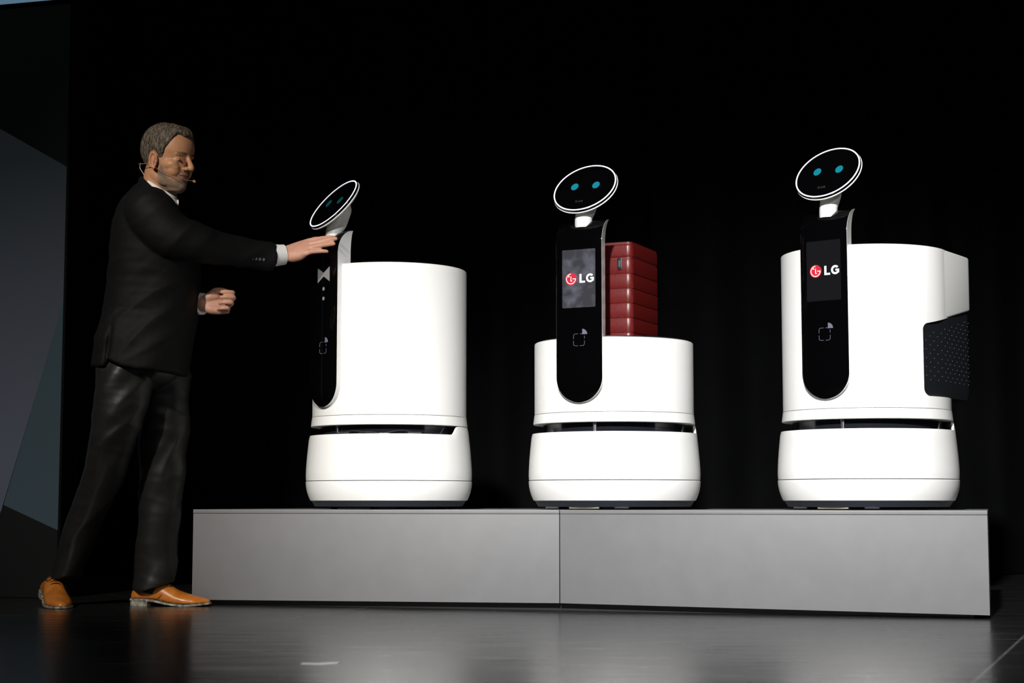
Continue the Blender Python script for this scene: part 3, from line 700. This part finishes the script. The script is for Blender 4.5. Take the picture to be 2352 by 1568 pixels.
for s_ in (-1, 1):
    o = MB().ell((0, 0, 0), (.0062, .0105, .0036)).build('eye', 'eyeball', P_); o.matrix_local = HP @ Matrix.Translation((.0735, s_ * .0322, .1065)) @ Matrix.Rotation(R(24 * s_), 4, 'Z')
    MB().ell((.0042, s_ * -.001, -.0004), (.0028, .0042, .0033), n=12, m=8).build('iris', 'iris', o)

# hair: a shell over the skull with hairline, sideburns and nape
def hair_low(phi):
    a = abs(math.degrees(phi)); t = [(0, .188), (14, .188), (27, .194), (38, .191), (50, .172), (59, .152), (66, .136), (72, .100), (80, .092), (85, .112), (93, .123), (101, .114), (108, .090), (117, .076), (130, .066), (150, .058), (180, .054)]
    for (a0, z0), (a1, z1) in zip(t, t[1:]):
        if a <= a1: return z0 + (z1 - z0) * (a - a0) / (a1 - a0)
n_phi, n_t = 120, 30; rings = []
for i in range(n_t + 1):
    t = i / n_t; ring = []
    for j in range(n_phi):
        ph = -PI + 2 * PI * j / n_phi; z0 = hair_low(ph); z = z0 + (.2300 - z0) * (t ** .9)
        off = -.0015 + .0085 * sm(0, .22, t) + .0030 * noise.noise((math.cos(ph) * 9, math.sin(ph) * 9, z * 40)) * sm(0, .2, t)
        if abs(ph) < R(60): off += .009 * sm(.0, .3, t) * sm(1.0, .5, t) * sm(R(55), R(18), abs(ph))
        p = hpt(ph, z, off); up = sm(.19, .23, z)
        p.z += off * up; ring.append(HP @ p)
    rings.append(ring)
hb = MB(); hb.loft(rings, cap=False); hb.add([p for p in rings[-1]], [tuple(range(n_phi))])
hb.build('hair', 'hair', P_, smooth=0); 
P_.children[-1].data.shade_smooth()

def fold_cloth(o, amp, dirs, seed=0, mask=None):
    me = o.data; nr = [v.normal.copy() for v in me.vertices]
    for v, n_ in zip(me.vertices, nr):
        d = 0
        for (u, w_, fu, fw, a) in dirs:
            x = v.co.dot(Vector(u)) * fu; y = v.co.dot(Vector(w_)) * fw
            r_ = 1 - abs(noise.noise((x + seed, y + .8 * noise.noise((x, y * .3, seed)), v.co.y * 5 + seed * 3))) * 2.2
            d += a * r_
        k_ = mask(v.co) if mask else 1
        v.co += n_ * d * amp * k_
    me.update()

# jacket: trunk and two sleeves grown into one surface
jk = MB()
TR = [(-.140, .836, .184, .809, .206), (-.130, .935, .200, .904, .202), (-.108, 1.03, .218, 1.011, .182), (-.091, 1.15, .224, 1.127, .186), (-.087, 1.266, .218, 1.212, .196), (-.075, 1.349, .205, 1.297, .200),
      (-.046, 1.426, .178, 1.359, .185), (-.012, 1.479, .156, 1.398, .125), (.014, 1.507, .142, 1.412, .078)]
rings = []
for xb, zb_, xf, zf, hw in TR:
    b_, f_ = W((xb, -.015, zb_)), W((xf, -.035, zf)); c = (b_ + f_) / 2; a = (f_ - b_) / 2; ring = []
    for j in range(40):
        th = 2 * PI * j / 40; co, si = math.cos(th), math.sin(th)
        ring.append(c + a * math.copysign(abs(co) ** .85, co) + Vector((0, hw * math.copysign(abs(si) ** .85, si), 0)))
    rings.append(ring)
jk.loft(rings)
RS = [(.060, -.13, 1.385), (.080, -.180, 1.362), (.146, -.198, 1.286), (.225, -.180, 1.262), (.290, -.125, 1.252), (.358, -.075, 1.245), (.427, -.025, 1.239), (.477, .006, 1.237)]
jk.tube([W(p) for p in RS], [(.075, .07), (.088, .080), (.078, .070), (.067, .062), (.060, .056), (.054, .050), (.049, .046), (.0455, .044)], 24, ref=(0, 0, 1))
LS = [(.070, .10, 1.39), (.070, .15, 1.365), (.028, .175, 1.26), (-.005, .195, 1.117), (.09, .112, 1.085), (.200, .018, 1.071)]
jk.tube([W(p) for p in LS], [.075, .082, .070, .062, .054, .046], 24, ref=(0, 1, 0))
jo = jk.build('jacket', 'suit', P_)
modified(jo, [('REMESH', dict(mode='VOXEL', voxel_size=.006)), ('SMOOTH', dict(factor=.5, iterations=6))], 0)
def jmask(c):
    return (1 - .75 * sm(.15, .22, c.x) * sm(1.2, 1.1, c.z)) * (.35 + .65 * sm(.80, .95, c.z)) * (1 - sm(1.43, 1.48, c.z))
fold_cloth(jo, 1.0, [((.64, 0, -.77), (.77, 0, .64), 16, 3.5, .0042), ((.1, .1, .98), (1, 0, 0), 26, 5, .0008), ((.3, 0, .95), (.95, 0, -.3), 6, 2, .004)], 3.0, jmask)
# rear vents cut into the skirt of the jacket
for v in jo.data.vertices:
    q = v.co
    if q.z < 1.0 and q.y < -.02:
        cx = -.058 + (q.z - .83) * .12
        k_ = math.exp(-((q.x - cx) / .008) ** 2) * sm(1.0, .90, q.z)
        v.co.y += .014 * k_
        if q.x < cx: pass
        else: v.co.z += .030 * sm(.88, .80, q.z) * math.exp(-((q.x - cx) / .05) ** 2)
jo.data.update()
# jacket collar and lapel edge round the shirt
def neck_ring(t, off, lift):
    # t 0 at the nape, +-pi at the throat
    b_, f_ = W((.022, -.014, 1.516)), W((.142, -.050, 1.418)); c = (b_ + f_) / 2; a = (f_ - b_) / 2
    co, si = -math.cos(t), math.sin(t)
    up = Vector((.30, 0, .95))
    dirv = (a.normalized() * co + Vector((0, 1, 0)) * si)
    return c + a * co * (1 + off / a.length) + Vector((0, (.068 + off) * si, 0)) + up * lift - Vector((0, 0, .012)) * abs(si)
def band(name, offs, material, lim=PI, n=48):
    rings = []
    for (off, lift) in offs: pass
    for i in range(n + 1):
        t = -lim + 2 * lim * i / n
        rings.append([neck_ring(t, off, lift(t) if callable(lift) else lift) for off, lift in offs])
    return MB().loft(rings).build(name, material, P_, smooth=60)
band('jacket_collar', [(.004, -.012), (.020, -.026), (.022, -.012), (.012, .0015), (.006, .0025)], 'suit', R(165))
co_ = band('shirt_collar', [(-.006, -.014), (.003, -.014), (.004, lambda t: .007 + .010 * sm(.6, 2.6, abs(t))), (.000, lambda t: .0105 + .012 * sm(.6, 2.6, abs(t))), (-.004, lambda t: .009 + .010 * sm(.6, 2.6, abs(t)))], 'shirt', R(168))
# turned collar points at the throat
for s_ in (-1, 1):
    tip = neck_ring(s_ * R(166), .012, -.026)
    MB().loft([[neck_ring(s_ * R(128), .004, .010), neck_ring(s_ * R(128), .0065, .009), neck_ring(s_ * R(128), .012, -.012), neck_ring(s_ * R(128), .009, -.013)],
               [neck_ring(s_ * R(150), .003, .014), neck_ring(s_ * R(150), .0065, .013), neck_ring(s_ * R(150), .016, -.018), neck_ring(s_ * R(150), .013, -.019)],
               [neck_ring(s_ * R(167), .001, .016), neck_ring(s_ * R(167), .0055, .015), tip + Vector((.004, 0, 0)), tip]]).build('collar_point', 'shirt', P_, smooth=60)
# cuffs
def cuff(p0, p1, r0, r1, ref):
    return MB().tube([W(p0), W(p1)], [r0, r1], 28, ref=ref, res=3).build('shirt_cuff', 'shirt', P_, smooth=50)
cuff((.462, -.004, 1.238), (.516, .027, 1.247), (.041, .038), (.0365, .034), (0, 0, 1))
cuff((.190, .026, 1.072), (.236, -.006, 1.066), (.041, .037), (.0385, .035), (0, 0, 1))
for i in range(4):
    t = i / 3; p = W((.418 + .037 * t, -.0735 + .0225 * t, 1.2200 - .001 * t))
    bt = MB().tube([(0, 0, 0), (0, -.004, -.0015)], .0055, 14, res=1).build('sleeve_button', 'button', P_); bt.location = p
# trousers
tr = MB()
tr.tube([W((.015, -.02, .97)), W((.025, -.02, .90)), W((.030, -.02, .82)), W((.030, -.02, .77))], [(.115, .140), (.122, .146), (.120, .150), (.06, .09)], 28, ref=(1, 0, 0))
RT = [(-.005, -.100, .88), (-.015, -.112, .80), (-.027, -.110, .672), (-.065, -.085, .522), (-.117, -.040, .402), (-.169, 0.0, .296), (-.219, .036, .174), (-.250, .054, .078)]
tr.tube([W(p) for p in RT], [(.090, .078), (.092, .086), (.083, .086), (.068, .076), (.062, .072), (.057, .068), (.051, .064), (.050, .062)], 28, ref=(1, 0, 0))
LT = [(.060, .055, .88), (.072, .060, .80), (.086, .065, .679), (.090, .065, .525), (.083, .064, .372), (.077, .062, .25), (.072, .060, .144), (.060, .058, .052)]
tr.tube([W(p) for p in LT], [(.105, .095), (.105, .095), (.088, .088), (.080, .082), (.074, .076), (.070, .070), (.068, .062), (.066, .054)], 28, ref=(1, 0, 0))
to = tr.build('trousers', 'trouser', P_)
modified(to, [('REMESH', dict(mode='VOXEL', voxel_size=.006)), ('SMOOTH', dict(factor=.5, iterations=5))], 0)
fold_cloth(to, 1.0, [((.80, 0, -.60), (.60, 0, .80), 12, 2.6, .0105), ((.15, .1, .98), (1, 0, 0), 18, 4, .0022)], 8.0, lambda c: .45 + .55 * sm(.35, .6, c.z) + .6 * sm(.25, .1, c.z) * sm(-.05, .02, c.x))

for pts in (((-.232, .048, .15), (-.255, .054, .09), (-.268, .058, .055)), ((.070, .056, .15), (.062, .056, .09), (.055, .056, .05))):
    MB().tube([W(p) for p in pts], [.042, .040, .038], 18, ref=(1, 0, 0)).build('sock', 'suit', P_)
# hems: slanted, lower at the heel
for v in to.data.vertices:
    q = v.co
    if q.x > -.1: hz = .038 + .36 * min(max(q.x + .005, 0), .135)
    else: hz = .078 + .16 * ((q.x + .325) * .43 - (q.y - .125) * .90)
    if q.z < hz: v.co.z = hz - .12 * (hz - q.z)
to.data.update()
# shoes
def shoe(name, mtx):
    sh = empty_child(name)
    st = [(0.0, .018, .050, .0245), (.006, .0275, .0575, .0245), (.03, .0330, .0640, .0245), (.06, .0345, .0740, .0240), (.09, .0350, .0880, .0205), (.112, .0365, .0870, .0160), (.135, .0400, .0740, .0115), (.165, .0440, .0555, .0075), (.195, .0460, .0455, .0060),
          (.222, .0440, .0385, .0065), (.245, .0365, .0335, .0080), (.262, .0265, .0290, .0100), (.275, .0150, .0245, .0120), (.282, .0050, .0200, .0135)]
    rings = []
    for x, hw, zt, zb_ in st:
        ring = []
        for j in range(28):
            a = 2 * PI * j / 28; c_, s_ = math.cos(a), math.sin(a)
            zc = zb_ + (zt - zb_) * .30
            if s_ >= 0: y = hw * math.copysign(abs(c_) ** .9, c_) * (1 - .10 * s_); z = zc + (zt - zc) * abs(s_) ** .95
            else: y = hw * math.copysign(abs(c_) ** .55, c_); z = zc - (zc - zb_) * abs(s_) ** .6
            ring.append((x, y, z))
        rings.append(ring)
    MB().loft(rings).build('upper', 'leather', sh, smooth=60)
    so = []
    for x, hw, zt, zb_ in st:
        h = hw + .0035; x2 = x + (.004 if x > .27 else (-.003 if x < .003 else 0))
        so.append([(x2, -h, zb_ - .0055), (x2, h, zb_ - .0055), (x2, h, zb_ + .0012), (x2, -h, zb_ + .0012)])
    MB().loft(so).build('sole', 'sole', sh, smooth=40)
    hp = [(-.001, -.020), (.010, -.033), (.066, -.036), (.072, 0), (.066, .036), (.010, .033), (-.001, .020), (-.004, 0)]
    MB().loft([[(x, y, .0) for x, y in hp], [(x, y, .0188) for x, y in hp]]).build('heel', 'sole', sh, smooth=30)
    for i in range(4):
        x = .106 + .012 * i; zt = .0880 - .0062 * i
        MB().tube([(x, -.017, zt - .0045), (x + .002, -.008, zt + .0005), (x + .002, .008, zt + .0005), (x, .017, zt - .0045)], .0018, 6, res=3).build('lace', 'lace', sh)
    for s_ in (-1, 1):
        MB().tube([(.109, 0, .0900), (.102, s_ * .014, .091), (.112, s_ * .028, .0770), (.124, s_ * .022, .077), (.111, 0, .0890)], .0014, 6).build('lace_loop', 'lace', sh)
        MB().tube([(.144, 0, .0700), (.140, s_ * .016, .0660), (.130, s_ * .0305, .0540), (.112, s_ * .0385, .0330), (.090, s_ * .0375, .020)], .0010, 6).build('vamp_seam', 'lace', sh)
    sh.matrix_local = mtx
    return sh
def empty_child(name):
    o = bpy.data.objects.new(name, None); C.objects.link(o); o.parent = P_; o.empty_display_size = .05; return o
def shoe_frame(heel, toe, pitch):
    d = Vector(toe) - Vector(heel); a = math.atan2(d.y, d.x)
    return Matrix.Translation(heel) @ Matrix.Rotation(a, 4, 'Z') @ Matrix.Rotation(pitch, 4, 'Y')
shoe('shoe', shoe_frame((-.008, .068, 0.0002), (.262, .030, 0), 0))
shoe('shoe', shoe_frame((-.325, .125, .030), (-.205, -.125, 0), R(7.2)))
# headset microphone
hs = empty_child('headset_microphone')
MB().tube([HP @ Vector(p) for p in ((-.022, -.078, .085), (-.004, -.086, .126), (.010, -.079, .118), (.004, -.082, .080), (.034, -.0685, .058), (.076, -.050, .046), (.115, -.034, .040), (.140, -.022, .0385))], .0006, 6).build('boom', 'mic', hs)
MB().ell((0, 0, 0), (.0072, .0052, .0052), HP.to_3x3() @ Matrix.Rotation(R(25), 3, 'Y')).build('microphone_tip', 'mic', hs).location = HP @ Vector((.145, -.020, .0380))
MB().tube([HP @ Vector((-.012, -.083, .082)), HP @ Vector((-.060, -.070, .078)), HP @ Vector((-.108, -.030, .082))], .0014, 6).build('ear_hook', 'mic', hs)
MB().tube([HP @ Vector((-.116, -.012, .088)), HP @ Vector((-.118, -.008, .070)), W((.018, -.014, 1.530)), W((.022, -.012, 1.512))], .0013, 6).build('lead', 'clear', hs)
